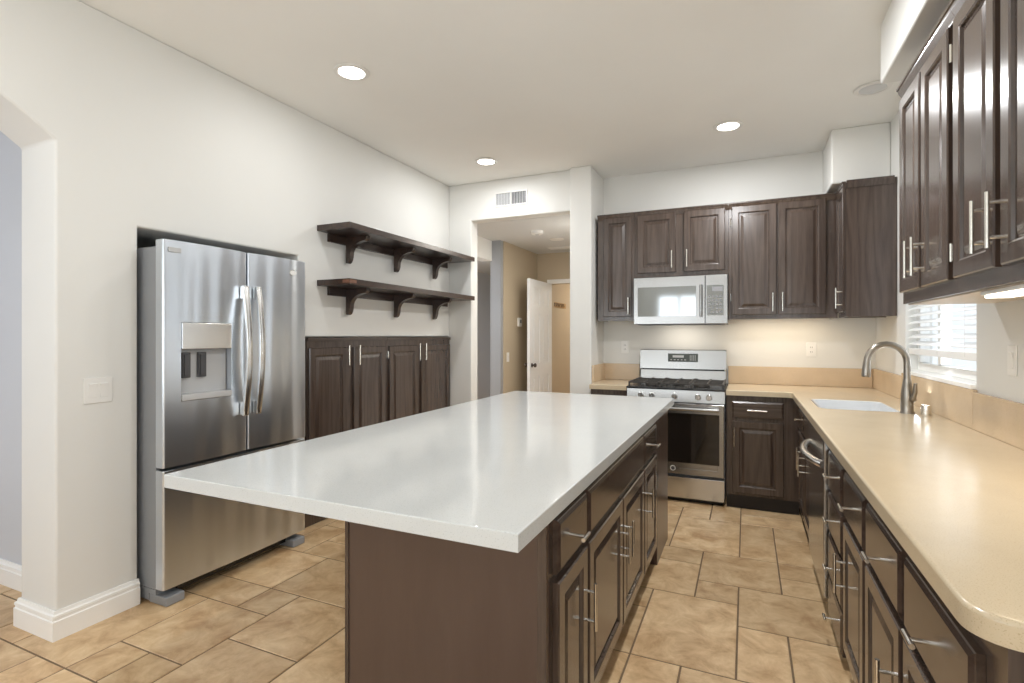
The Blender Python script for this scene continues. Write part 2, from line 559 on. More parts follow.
# hall beyond the doorway
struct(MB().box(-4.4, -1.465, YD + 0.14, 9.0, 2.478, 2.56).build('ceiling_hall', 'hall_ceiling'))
struct(MB().box(-2.95, -2.81, YD + 0.14, 5.68, 2.237, 2.478).build('wall_hall_header', 'trim'))
struct(MB().box(-2.83, -2.695, 5.68, 5.752, 0, 2.478).build('wall_hall_corner', 'hall_gray'))
struct(MB().box(-2.83, -2.682, 5.752, 6.86, 0, 2.478).build('wall_hall_left', 'hall_beige'))
struct(MB().box(-4.5, -4.4, YD + 0.14, 9.0, 0, 2.478).box(-4.4, -2.95, 8.9, 9.0, 0, 2.478).build('wall_hall_passage', 'hall_blue'))
poly = [(-2.95, 0), (-2.47, 0), (-2.47, 2.05), (-1.66, 2.05), (-1.66, 0), (-1.465, 0), (-1.465, 2.478), (-2.95, 2.478)]
struct(MB().prism(poly, 'y', 6.86, 6.97).build('wall_hall_end', 'hall_beige'))
struct(MB().box(-2.68, -2.54, 6.97, 9.0, 0, 2.478).box(-2.54, -1.2, 8.9, 9.0, 0, 2.478).box(-1.3, -1.2, 6.97, 8.9, 0, 2.478).build('wall_far_room', 'hall_beige'))
cs = MB()
cs.box(-2.53, -2.47, 6.843, 6.86, 0, 2.11, 0.004)
cs.box(-1.66, -1.60, 6.843, 6.86, 0, 2.11, 0.004)
cs.box(-2.47, -1.66, 6.843, 6.86, 2.05, 2.11, 0.004)
struct(cs.build('trim_3', 'trim'))

# baseboards with a stepped profile
def base_profile(path, normal_side, name, m='trim', h=0.125):
    prof = [(0.0, 0.0), (0.018, 0.0), (0.018, h * 0.66), (0.0135, h * 0.69), (0.0135, h * 0.76), (0.0165, h * 0.78), (0.0155, h * 0.86), (0.009, h * 0.90), (0.006, h), (0.0, h)]
    b = MB()
    n = len(path)
    rings = []
    for i, p in enumerate(path):
        p = Vector(p)
        d1 = (Vector(path[i]) - Vector(path[i - 1])).normalized() if i else None
        d2 = (Vector(path[i + 1]) - Vector(path[i])).normalized() if i < n - 1 else None
        def nrm(d): return Vector((d.y, -d.x)) * normal_side
        if d1 is None: off = nrm(d2)
        elif d2 is None: off = nrm(d1)
        else:
            a = nrm(d1); c = nrm(d2)
            off = (a + c) / (1 + a.dot(c))
        rings.append([b.bm.verts.new((p.x + off.x * (t + 0.0005), p.y + off.y * (t + 0.0005), z)) for t, z in prof])
    k = len(prof)
    for a, c in zip(rings, rings[1:]):
        for q in range(k):
            b.bm.faces.new((a[q], a[(q + 1) % k], c[(q + 1) % k], c[q]))
    b.bm.faces.new(rings[0])
    b.bm.faces.new(rings[-1][::-1])
    return struct(b.build(name, m, angle=12))
base_profile([(XL, 1.614), (XL, 1.273), (-3.05, 1.273), (-3.05, 1.44)], -1, 'baseboard_left')
base_profile([(-6.0, 1.455), (-3.08, 1.455)], 1, 'baseboard_next_room')
base_profile([(-2.682, 5.76), (-2.682, 6.84)], 1, 'baseboard_hall')

# ---------------------------------------------------------------- WINDOW over the sink
wf = MB()
ya, yb2, za, zb = 2.99, 4.13, 1.112, 2.20
xg = XR + 0.085
for (p, q, r, s) in ((ya, yb2, za, za + 0.05), (ya, yb2, zb - 0.05, zb), (ya, ya + 0.045, za + .05, zb - .05), (yb2 - 0.045, yb2, za + .05, zb - .05), (3.70, 3.755, za + .05, zb - .05)):
    wf.box(xg - 0.02, xg + 0.03, p + .001, q - .001, r + .001, s - .001, 0.004)
w1 = struct(wf.build('window_1', 'trim'))
p1 = MB().box(xg + 0.003, xg + 0.007, ya + .047, 3.698, za + .052, zb - .052).box(xg + 0.003, xg + 0.007, 3.757, yb2 - .047, za + .052, zb - .052).build('pane', 'glass', w1)
MB().box(XR - 0.022, xg - 0.022, ya + .001, yb2 - .001, za - 0.022, za - 0.001, 0.004).build('window_sill', 'trim', w1)
# dining side window and rear glass door: frames only, behind the camera
wf = MB()
for (p, q, r, s) in ((-2.2, -.4, .8, .86), (-2.2, -.4, 2.04, 2.1), (-2.2, -2.14, .86, 2.04), (-.46, -.4, .86, 2.04), (-1.33, -1.27, .86, 2.04)):
    wf.box(XR + .02, XR + .08, p + .001, q - .001, r + .001, s - .001)
struct(wf.build('window_2', 'trim'))
wf = MB()
for (p, q, r, s) in ((-1.9, -.9, 2.24, 2.3), (-1.9, -.9, 0.9, 0.96), (-1.9, -1.84, 0.96, 2.24), (-.96, -.9, 0.96, 2.24), (-1.43, -1.37, 0.96, 2.24)):
    wf.box(p + .001, q - .001, -3.33, -3.28, r, s)
struct(wf.build('window_3', 'trim'))
# blind
bl = thing('window_blind', 'white two-inch slatted blind half lowered over the sink window', 'blind', (XR + 0.034, 3.56, 1.23))
sl = MB()
for k in range(20):
    z = 0.055 + k * 0.044
    for pz in (0,):
        vs = []
        w, tz = 0.024, 0.012
        pr = [(-w, -tz), (0, 0.002), (w, tz), (w, tz + 0.0028), (0, 0.0048), (-w, -tz + 0.0028)]
        sl.prism([(px, z + q) for px, q in pr], 'y', -0.555, 0.555)
sl.build('slats', 'slat', bl)
MB().box(-0.022, 0.022, -0.556, 0.556, -0.016, 0.022, 0.004).build('bottom_rail', 'slat', bl)
MB().box(-0.028, 0.026, -0.560, 0.560, 0.905, 0.966, 0.003).build('headrail', 'slat', bl)
cdm = MB()
for y in (-0.4, 0.0, 0.4):
    for x in (-0.0245, 0.0245):
        cdm.tube([(x, y, 0.0), (x, y, 0.91)], 0.0009, 6)
cdm.build('ladder_cord', 'slat', bl)

# ---------------------------------------------------------------- CABINET PARTS
def panel_door(name, w, h, parent, loc, m='wood', fw=0.055, t=0.02):
    b = MB()
    b.rings(w, h, [(0, -0.0005), (0, -t + 0.004), (0.004, -t), (fw - 0.006, -t), (fw, -t + 0.003), (fw + 0.003, -t + 0.011), (fw + 0.012, -t + 0.011), (fw + 0.032, -t + 0.004), (fw + 0.034, -t + 0.0035)])
    return b.build(name, m, parent, loc, angle=3)

def slab(name, w, h, parent, loc, m='wood_h', t=0.02):
    b = MB()
    b.rings(w, h, [(0, -0.0005), (0, -t + 0.007), (0.003, -t + 0.005), (0.012, -t + 0.001), (0.014, -t)])
    return b.build(name, m, parent, loc, angle=3)

def pull(parent, x, z, vertical=True, L=0.148, t=0.02, sep=0.092, out=0.035, tee=False):
    b = MB()
    y = -t - out
    r = 0.006
    if vertical:
        b.tube([(x, y, z - L / 2), (x, y, z + L / 2)], r, 14)
        for s in (-1, 1):
            b.tube([(x, -t + 0.0005, z + s * sep / 2), (x, y, z + s * sep / 2)], 0.0048, 10)
    else:
        if tee:
            L, sep, ss = 0.062, 0.0, (1,)
        else:
            L, ss = 0.135, (-1, 1)
        b.tube([(x - L / 2, y, z), (x + L / 2, y, z)], r, 14)
        for s in ss:
            b.tube([(x + s * sep / 2, -t + 0.0005, z), (x + s * sep / 2, y, z)], 0.0048, 10)
    return b.build('handle', 'nickel', parent)

def hinge(parent, x, z, t=0.02):
    b = MB()
    b.box(x - 0.004, x + 0.004, -0.012, -0.0005, z - 0.028, z + 0.028, 0.001)
    b.tube([(x, -0.014, z - 0.03), (x, -0.014, z + 0.03)], 0.004, 8)
    return b.build('hinge', 'nickel', parent)

def fronts(root, items):
    for it in items:
        kind, x0, x1, z0, z1, pl = it
        if kind == 'door':
            d = panel_door('door', x1 - x0, z1 - z0, root, (x0, 0, z0), fw=min(0.055, (x1 - x0) * 0.2))
        else:
            d = slab('drawer', x1 - x0, z1 - z0, root, (x0, 0, z0))
        if pl:
            pull(d, pl[1] - x0, pl[2] - z0, pl[0] == 'v', tee=pl[0] == 't')

def base_body(root, w, depth=0.57, h=0.872, kick=0.10, kick_in=0.06, m='wood', extra=None):
    b = MB()
    b.prism([(0, kick), (0, h), (depth, h), (depth, kick)], 'x', 0, w)
    o = b.build('body', m, root)
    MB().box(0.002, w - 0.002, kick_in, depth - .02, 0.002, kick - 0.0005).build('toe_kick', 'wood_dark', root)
    return o

def wall_body(root, w, depth, h, m='wood', crown=True, flush=False):
    if flush:
        MB().box(0, w, 0.0, depth, 0.004, h).build('body', m, root)
        MB().box(0.001, w - 0.001, 0.019, depth - 0.001, 0.0, 0.0036).build('underside', 'melamine', root)
    else:
        MB().box(0, w, 0, depth, 0.03, h).box(0, w, 0, 0.018, 0, 0.0299).box(0, .016, .018, depth, 0, .0299).box(w - .016, w, .018, depth, 0, .0299).build('body', m, root)
        MB().box(0.017, w - 0.017, 0.019, depth - 0.001, 0.0245, 0.0298).build('underside', 'melamine', root)
    if crown:
        prof = [(-0.001, h - 0.045), (-0.006, h - 0.045), (-0.008, h - 0.036), (-0.018, h - 0.018), (-0.021, h - 0.006), (-0.026, h - 0.004), (-0.026, h + 0.006), (-0.001, h + 0.006)]
        b = MB()
        b.prism(prof, 'x', 0, w)
        b.build('crown', m, root)

R90 = PI / 2

# ---- ISLAND (front of doors faces +x)
IX = -0.488
isl = thing('island_cabinet', 'dark brown island base under the white quartz top', 'island cabinet', (IX, 1.335, 0), R90)
LEN = 3.555 - 1.335
Yl = lambda y: y - 1.335
b = MB()
b.prism([(0, 0.10), (0, 0.872), (0.69, 0.872), (0.69, 0.0), (0.05, 0.0), (0.05, 0.10)], 'x', 0.001, LEN)
b.build('body', 'wood', isl)
MB().box(0.012, Yl(3.105), 0.042, 0.049, 0.001, 0.098).build('toe_kick', 'wood_h', isl)
MB().box(Yl(3.11), LEN, -0.018, -0.0005, 0.0, 0.872, 0.0015).box(Yl(3.11), LEN, -0.0004, 0.0495, 0.0, 0.0995).build('filler_panel', 'wood_panel', isl)
pn = MB()
pn.box(-0.016, -0.0005, 0.0, 0.69, 0.0, 0.872, 0.0015)
pn.build('end_panel', 'wood_panel', isl, label='smooth brown end panel')
MB().box(-0.020, -0.0165, 0.0, 0.026, 0.0, 0.872, 0.001).build('corner_stile', 'wood', isl)
MB().box(-0.020, -0.0165, 0.676, 0.69, 0.0, 0.872, 0.001).build('corner_stile', 'wood', isl)
fronts(isl, [
    ('drawer', Yl(1.362), Yl(1.648), 0.672, 0.822, ('t', Yl(1.505), 0.735)),
    ('door', Yl(1.362), Yl(1.648), 0.115, 0.650, ('v', Yl(1.612), 0.475)),
    ('drawer', Yl(1.672), Yl(2.675), 0.672, 0.822, None),
    ('door', Yl(1.672), Yl(2.175), 0.115, 0.650, ('v', Yl(2.145), 0.475)),
    ('door', Yl(2.193), Yl(2.675), 0.115, 0.650, ('v', Yl(2.222), 0.475)),
    ('drawer', Yl(2.700), Yl(3.09), 0.672, 0.822, ('t', Yl(2.92), 0.735)),
    ('door', Yl(2.700), Yl(3.09), 0.115, 0.650, ('v', Yl(2.735), 0.475)),
])
top = MB().prism([(-1.601, 1.010), (-0.438, 1.010), (-0.438, 3.630), (-1.601, 3.630)], 'z', 0.8735, 0.914, bev=0.004)
tag(top.build('island_countertop', 'quartz'), 'white quartz slab on the kitchen island, overhanging near and left', 'countertop')

# ---- RIGHT BASE RUN (fronts face -x)
FX = 0.364
def rbase(label, y_far, y_near, items, hollow=False, name='base_cabinet', cat='base cabinet', group='base cabinets along the right wall'):
    r = thing(name, label, cat, (FX, y_far, 0), -R90, group)
    w = y_far - y_near
    if hollow:
        w2 = w - 0.001
        MB().box(0, w2, 0, 0.018, 0.10, 0.872).box(0, 0.016, 0.018, 0.555, 0.10, 0.872).box(w2 - 0.014, w2, 0.018, 0.555, 0.10, 0.872).box(0.016, w2 - 0.014, 0.018, 0.555, 0.10, 0.118).box(0.016, w2 - 0.014, 0.545, 0.555, 0.118, 0.872).build('body', 'wood', r)
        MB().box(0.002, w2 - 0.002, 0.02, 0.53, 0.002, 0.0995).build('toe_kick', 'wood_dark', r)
    else:
        base_body(r, w - 0.001, 0.555, kick_in=0.02)
    fronts(r, [(k, y_far - a, y_far - b_, z0, z1, (p[0], y_far - p[1], p[2]) if p else None) for k, a, b_, z0, z1, p in items])
    return r
rbase('sink base with false drawer fronts beneath the sink, far end of right run', 4.379, 3.452, [
    ('drawer', 4.30, 3.93, 0.665, 0.815, ('t', 4.12, 0.75)),
    ('drawer', 3.90, 3.50, 0.665, 0.815, None),
    ('door', 4.30, 3.93, 0.115, 0.645, ('v', 3.965, 0.51)),
    ('door', 3.90, 3.50, 0.115, 0.645, ('v', 3.865, 0.49))], name='sink_cabinet', hollow=True)
rbase('narrow stack of four drawers beside the dishwasher', 2.818, 2.402, [
    ('drawer', 2.803, 2.437, 0.628, 0.800, ('t', 2.62, 0.72)),
    ('drawer', 2.803, 2.437, 0.440, 0.612, ('t', 2.62, 0.531)),
    ('drawer', 2.803, 2.437, 0.236, 0.424, ('t', 2.62, 0.325)),
    ('drawer', 2.803, 2.437, 0.050, 0.220, ('t', 2.62, 0.110))], name='drawer_cabinet', cat='drawer cabinet')
rbase('single-door cabinet with drawer, just nearer than the four-drawer stack', 2.401, 1.992, [
    ('drawer', 2.385, 2.010, 0.628, 0.800, ('t', 2.20, 0.712)),
    ('door', 2.385, 2.010, 0.115, 0.605, ('v', 2.335, 0.42))])
rbase('single-door cabinet with drawer, second from the near end of the counter', 1.991, 1.552, [
    ('drawer', 1.975, 1.570, 0.628, 0.800, ('t', 1.77, 0.70)),
    ('door', 1.975, 1.570, 0.115, 0.605, ('v', 1.62, 0.42))])
lastc = rbase('cabinet with drawer and door at the near end of the right counter', 1.551, 1.045, [
    ('drawer', 1.535, 1.115, 0.628, 0.800, ('t', 1.34, 0.695)),
    ('door', 1.535, 1.115, 0.115, 0.605, ('v', 1.48, 0.44))])
b = MB()
w = 1.551 - 1.045
b.box(w + 0.0005, w + 0.012, -0.001, 0.56, 0.0, 0.872)
for q in (0.02, 0.09):
    b.box(w + 0.0125, w + 0.020, q, q + 0.045, 0.0, 0.872, 0.002)
b.build('end_panel', 'wood', lastc)

# dishwasher
dw = thing('dishwasher', 'stainless dishwasher with bowed handle between sink base and drawers', 'dishwasher', (FX, 3.448, 0), -R90)
W_ = 0.628
MB().box(0.003, W_ - 0.003, 0.0, 0.54, 0.10, 0.868).build('body', 'gray_plastic', dw)
MB().box(0.005, W_ - 0.005, 0.03, 0.50, 0.002, 0.0995).build('toe_kick', 'black', dw)
dd = MB().box(0.006, W_ - 0.006, -0.034, -0.0005, 0.105, 0.845, 0.006, 3).build('door', 'steel', dw)
pts = []
for k in range(19):
    t = k / 18
    pts.append((0.02 + t * (W_ - 0.04), -0.034 - 0.052 * math.sin(PI * t) ** 0.75, 0.725))
MB().tube(pts, 0.0175, 14).build('handle', 'steel_light', dd)
MB().box(0.01, W_ - 0.01, -0.033, -0.004, 0.8455, 0.866, 0.002).build('control_strip', 'dark_plastic', dw)

# ---- BACK BASE RUN (fronts face -y)
FY = 4.40
bc = thing('base_cabinet', 'dark oak cabinet with one drawer, right of the gas range', 'base cabinet', (-0.140, FY, 0), 0)
base_body(bc, 0.50, 0.57, kick_in=0.004)
fronts(bc, [('drawer', 0.040, 0.395, 0.702, 0.828, ('h', 0.215, 0.764)), ('door', 0.040, 0.395, 0.122, 0.675, ('v', 0.057, 0.555))])
bc2 = thing('base_cabinet', 'narrow dark cabinet squeezed between partition wall and gas range', 'base cabinet', (-1.230, FY + 0.02, 0), 0)
base_body(bc2, 0.312, 0.54)
fronts(bc2, [('drawer', 0.02, 0.292, 0.692, 0.828, ('h', 0.155, 0.764)), ('door', 0.02, 0.292, 0.122, 0.675, ('v', 0.265, 0.555))])

# ---- COUNTERTOPS
XC, YC = 0.309, 4.350
rc = [(XC, YC)]
out = [(-0.143, YC), (XC - 0.03, YC), (XC - 0.01, YC - 0.008), (XC, YC - 0.03)]
out += [(XC, 1.06)]
for k in range(1, 9):
    a = PI + k / 8 * PI / 2
    out.append((XC + 0.065 + 0.065 * math.cos(a), 1.06 + 0.065 * math.sin(a) - 0.005))
out += [(XR - 0.003, 0.985), (XR - 0.003, YB - 0.002), (-0.143, YB - 0.002)]
def rrect(x0, x1, y0, y1, r, n=5):
    pts = []
    for cx, cy, a0 in ((x1 - r, y1 - r, 0), (x0 + r, y1 - r, 90), (x0 + r, y0 + r, 180), (x1 - r, y0 + r, 270)):
        for k in range(n + 1):
            a = math.radians(a0 + 90 * k / n)
            pts.append((cx + r * math.cos(a), cy + r * math.sin(a)))
    return pts
SX0, SX1, SY0, SY1 = 0.388, 0.775, 3.468, 3.975
ct = MB().prism(out, 'z', 0.8735, 0.914, holes=[rrect(SX0, SX1, SY0, SY1, 0.05)], bev=0.008)
cto = tag(ct.build('countertop', 'beige'), 'beige L-shaped countertop with backsplash along right and back walls', 'countertop')
sp = MB()
sp.box(-0.143, XR - 0.024, YB - 0.022, YB - 0.003, 0.9145, 1.066, 0.003)
sp.box(XR - 0.022, XR - 0.003, 4.14, YB - 0.003, 0.9145, 1.070, 0.003)
sp.box(XR - 0.022, XR - 0.003, 2.965, 4.139, 0.9145, 1.0895, 0.003)
sp.box(XR - 0.022, XR - 0.003, 0.99, 2.964, 0.9145, 1.080, 0.003)
sp.build('backsplash', 'splash', cto, label='tan backsplash strip')
c2 = MB().prism([(-1.232, YC + 0.03), (-0.913, YC + 0.03), (-0.913, YB - 0.002), (-1.260, YB - 0.002), (-1.260, 4.556), (-1.232, 4.556)], 'z', 0.8735, 0.914, bev=0.006)
c2o = tag(c2.build('countertop', 'beige'), 'short beige countertop between partition wall and gas range', 'countertop')
MB().box(-1.260, -0.913, YB - 0.022, YB - 0.003, 0.9145, 1.066, 0.003).box(-1.2605, -1.241, 4.56, YB - 0.0225, 0.9145, 1.066, 0.003).build('backsplash', 'splash', c2o)

# ---- SINK, FAUCET, AIR GAP
sk = thing('kitchen_sink', 'white undermount sink bowl set in the beige countertop', 'sink', (0, 0, 0.70))
b = MB()
levels = [(0.007, 0.2128), (0.010, 0.2105), (0.016, 0.03), (0.045, 0.004)]
rr = []
for ins, z in levels:
    q = rrect(SX0 + ins, SX1 - ins, SY0 + ins, SY1 - ins, 0.048)
    rr.append([b.bm.verts.new((x, y, z)) for x, y in q])
q = rrect(SX0 + 0.002, SX1 - 0.002, SY0 + 0.002, SY1 - 0.002, 0.05)
outer = [[b.bm.verts.new((x, y, z)) for x, y in q] for z in (0.2128, -0.006)]
n = len(q)
def loft(a, c):
    for k in range(n):
        b.bm.faces.new((a[k], a[(k + 1) % n], c[(k + 1) % n], c[k]))
loft(outer[1], outer[0]); loft(outer[0], rr[0])
for a, c in zip(rr, rr[1:]):
    loft(a, c)
b.bm.faces.new(rr[-1]); b.bm.faces.new(outer[1][::-1])
b.build('bowl', 'porcelain', sk)
MB().lathe([(0.001, 0.0005), (0.042, 0.0005), (0.045, 0.004), (0.03, 0.006), (0.02, 0.003), (0.001, 0.003)], (0.58, 3.68, 0.0), 'z').build('drain', 'nickel', sk)

fa = thing('kitchen_faucet', 'brushed nickel gooseneck faucet standing behind the sink', 'faucet', (0.790, 3.435, 0.9145))
fa.rotation_euler = (0, 0, math.radians(3))
MB().lathe([(0.033, 0.0), (0.033, 0.006), (0.029, 0.012), (0.0285, 0.05), (0.0295, 0.085), (0.027, 0.115), (0.022, 0.15), (0.0185, 0.18), (0.0185, 0.185)], (0, 0, 0), 'z').build('body', 'faucet', fa)
pts = [(0, 0, 0.185), (0.0, 0, 0.24), (0.0, 0, 0.27)]
for k in range(1, 15):
    a = PI * k / 14
    pts.append((-0.092 + 0.092 * math.cos(a), 0, 0.272 + 0.098 * math.sin(a)))
MB().tube(pts, 0.0165, 16).build('spout', 'faucet', fa)
e = Vector(pts[-1]); d = Vector((-0.05, 0, -1)).normalized()
MB().tube([e - d * 0.001, e + d * 0.010, e + d * 0.030, e + d * 0.070, e + d * 0.082], [0.0175, 0.019, 0.0205, 0.0225, 0.0205], 18).build('spray_head', 'faucet', fa)
lv = MB().tube([(0.012, -0.018, 0.075), (0.018, -0.040, 0.08)], 0.014, 14)
lv.tube([(0.016, -0.034, 0.078), (0.022, -0.046, 0.12), (0.022, -0.052, 0.165)], [0.013, 0.011, 0.008], 12)
lv.build('lever', 'faucet', fa)
ag = thing('air_gap', 'small nickel air gap cap on the counter beside the faucet', 'air gap', (0.855, 3.365, 0.9145))
MB().lathe([(0.021, 0), (0.0225, 0.003), (0.0225, 0.05), (0.020, 0.055), (0.001, 0.056)], (0, 0, 0), 'z').build('cap', 'nickel', ag)

# ---- UPPER CABINETS ON BACK WALL (fronts face -y)
UY, UZ, UH = 4.676, 1.466, 0.95
DEP = YB - UY - 0.003
def upper(label, x0, x1, z0, items, h=None):
    r = thing('wall_cabinet', label, 'wall cabinet', (x0, UY, z0), 0, 'dark wall cabinets on the back wall')
    wall_body(r, x1 - x0 - 0.001, DEP, (h or UH))
    fronts(r, [(k, a - x0, c - x0, q - z0, s - z0, (p[0], p[1] - x0, p[2] - z0) if p else None) for k, a, c, q, s, p in items])
    return r
upper('narrow one-door dark cabinet at the left end, beside the microwave', -1.235, -0.9005, UZ, [('door', -1.180, -0.925, 1.502, 2.388, ('v', -0.950, 1.594))])
upper('short two-door dark cabinet above the microwave', -0.8995, -0.1345, 1.842, [
    ('door', -0.876, -0.552, 1.878, 2.388, ('v', -0.580, 1.985)),
    ('door', -0.486, -0.160, 1.878, 2.388, ('v', -0.457, 1.985))], h=UZ + UH - 1.842)
u4 = upper('tall two-door dark cabinet right of the microwave, oak grain showing', -0.1335, 0.6405, UZ, [
    ('door', -0.108, 0.221, 1.502, 2.388, ('v', 0.193, 1.60)),
    ('door', 0.233, 0.562, 1.502, 2.388, ('v', 0.262, 1.60))])
hinge(u4, 0.017, 0.18); hinge(u4, 0.017, 0.80)

# corner upper on the right wall: door faces -x, end panel towards the camera
cr = thing('wall_cabinet', 'corner dark cabinet with wide oak end panel facing the room', 'wall cabinet', (0.644, 4.6485, UZ), -R90)
w = 4.6485 - 4.335
wall_body(cr, w, XR - 0.644 - 0.003, UH)
fronts(cr, [('door', 0.03, w - 0.012, 0.036, 0.922, ('v', w - 0.055, 0.135))])
MB().box(w + 0.0005, w + 0.007, 0.0, XR - 0.644 - 0.003, 0.0, UH).build('end_panel', 'wood', cr, label='oak grain end panel')
MB().prism([(0.0, UH - 0.045), (-0.006, UH - 0.045), (-0.016, UH - 0.018), (-0.020, UH - 0.004), (-0.022, UH + 0.006), (0.0, UH + 0.006)], 'x', 0, XR - 0.644 - 0.02).build('crown', 'wood', cr, (w + 0.0072, 0.0, 0)).rotation_euler = (0, 0, R90)

# ---- NEAR UPPER CABINETS ON RIGHT WALL (fronts face -x)
NX = 0.633
def nupper(label, y_far, y_near, items):
    r = thing('wall_cabinet', label, 'wall cabinet', (NX, y_far, UZ), -R90, 'dark wall cabinets on the right wall')
    wall_body(r, y_far - y_near - 0.001, XR - NX - 0.003, UH, flush=True)
    fronts(r, [('door', y_far - a, y_far - c, 0.052, 0.895, (p[0], y_far - p[1], p[2] - UZ)) for a, c, p in items])
    return r
n1 = nupper('two-door glossy dark cabinet beside the window on the right wall', 2.812, 2.160, [
    (2.790, 2.512, ('v', 2.548, 1.635)), (2.482, 2.192, ('v', 2.455, 1.635))])
hinge(n1, 2.812 - 2.176, 0.14); hinge(n1, 2.812 - 2.176, 0.80)
n2 = nupper('nearest two-door glossy dark cabinet, at the right edge of the photo', 2.159, 1.460, [
    (2.140, 1.832, ('v', 1.868, 1.635)), (1.792, 1.485, ('v', 1.765, 1.635))])

# under-cabinet lights
def undercab(label, loc, rz, L, power):
    r = thing('under_cabinet_light', label, 'under-cabinet light', loc, rz)
    MB().box(0, L, 0, 0.075, 0.0, 0.012, 0.002).build('housing', 'white_plastic', r)
    MB().box(0.01, L - 0.01, 0.006, 0.069, -0.009, -0.0005, 0.004, 3).build('diffuser', 'strip', r)
    return r
undercab('lit strip light under the nearest dark cabinet on the right', (NX + 0.022, 2.05, UZ - 0.0125), -R90, 0.56, 0)
undercab('lit strip light under the tall cabinet right of the microwave', (-0.02, UY + 0.05, UZ + 0.0122), 0, 0.55, 0)
area('strip_light_right', (NX + 0.06, 1.75, UZ - 0.026), (0.06, 0.5), 1.2, WARM, (0, 0, -1))
area('strip_light_back', (0.25, UY + 0.09, UZ - 0.004), (0.68, 0.06), 1.35, WARM, (0, 0, -1))

area('fill_cooktop', (-0.517, 4.80, 1.420), (0.30, 0.10), 1.3, (1.0, 0.9, 0.76), (0, 0.25, -1))  # added fill under the microwave to brighten the wall behind the range

# ---- PANTRY in the left wall (fronts face +x)
PX = -2.756
def pantry(label, y0, y1, doors):
    r = thing('pantry_cabinet', label, 'pantry cabinet', (PX, y0, 0), R90, 'pantry cabinets in the left wall')
    w = y1 - y0 - 0.001
    MB().prism([(0, 0.10), (0, 1.312), (0.25, 1.312), (0.25, 0.0), (0.03, 0.0), (0.03, 0.10)], 'x', 0.001, w).build('body', 'wood', r)
    MB().box(0, w, -0.014, -0.0005, 1.29, 1.317, 0.003).build('top_trim', 'wood_h', r)
    for a, c, px in doors:
        d = panel_door('door', c - a, 1.245 - 0.13, r, (a - y0, 0, 0.13))
        pull(d, px - a, 1.185 - 0.13, True, 0.15)
    return r
pantry('two-door pantry cabinet next to the refrigerator', 2.702, 3.571, [(2.712, 3.090, 3.066), (3.158, 3.540, 3.184)])
pq = pantry('two-door pantry cabinet at the doorway corner, under the shelf ends', 3.572, 4.600, [(3.598, 4.020, 3.994), (4.068, 4.580, 4.094)])
hinge(pq, 0.014, 1.17)

# ---- SHELVES
def shelf(label, zt, worn=False):
    r = thing('wall_shelf', label, 'shelf', (XL, 2.80, zt))
    D = 0.296
    MB().box(0.001, D, 0.0, 1.802, -0.042, 0.0, 0.004).build('board', 'shelf', r)
    MB().box(0.001, 0.022, 0.10, 1.74, -0.102, -0.0425, 0.003).build('cleat', 'shelf', r)
    prof = [(0.0225, -0.0425), (0.215, -0.0425), (0.215, -0.062), (0.200, -0.078)]
    for k in range(1, 10):
        a = k / 10 * PI / 2
        prof.append((0.200 - 0.135 * math.sin(a), -0.078 - 0.095 * (1 - math.cos(a))))
    prof += [(0.063, -0.19), (0.056, -0.215), (0.045, -0.232), (0.030, -0.238), (0.0225, -0.236)]
    for y in (0.29, 0.875, 1.475):
        MB().prism([(a, z) for a, z in prof], 'y', y - 0.021, y + 0.021, bev=0.003, seg=2).build('bracket', 'shelf', r)
    if worn:
        MB().box(D + 0.0002, D + 0.0012, 0.004, 0.07, -0.030, -0.008).box(0.235, D, -0.0012, -0.0002, -0.030, -0.008).build('worn_patch', 'shelf_worn', r, label='reddish worn corner')
    return r
shelf('upper dark wood shelf on three brackets, left wall', 2.111)
shelf('lower dark wood shelf with a worn corner, above the pantry', 1.724, True)

# ---------------------------------------------------------------- REFRIGERATOR (faces +x)
fr = thing('refrigerator', 'stainless french-door refrigerator in the wall recess', 'refrigerator', (-2.582, 1.630, 0), R90)
FWD = 0.906
# local: x along the front (+y world), y into the recess, front plane y=0
MB().box(0.012, FWD - 0.012, 0.085, 0.78, 0.0705, 1.775, 0.006).box(0.012, FWD - 0.012, 0.141, 0.78, 0.012, 0.0704).build('case', 'gray_case', fr)
MB().box(0.02, FWD - 0.02, 0.068, 0.0845, 0.09, 1.77).build('gasket', 'dark_plastic', fr)
def bowed(w, h, d=0.066, bow=0.010, r=0.012, n=14):
    """door slab whose front is slightly bowed and edges rounded (front towards -y)"""
    pts = [(0.0, d), (0.0, r + bow)]
    for k in range(1, 5):
        a = k / 4 * PI / 2
        pts.append((r - r * math.cos(a), bow + r - r * math.sin(a)))
    for k in range(1, n):
        t = k / n
        x = r + t * (w - 2 * r)
        pts.append((x, bow * (1 - math.sin(PI * t))))
    for k in range(0, 5):
        a = k / 4 * PI / 2
        pts.append((w - r + r * math.sin(a), bow + r - r * math.cos(a)))
    pts += [(w, d)]
    return pts
half = FWD / 2 + 0.020
d1w, d2w = half - 0.004, FWD - half - 0.004
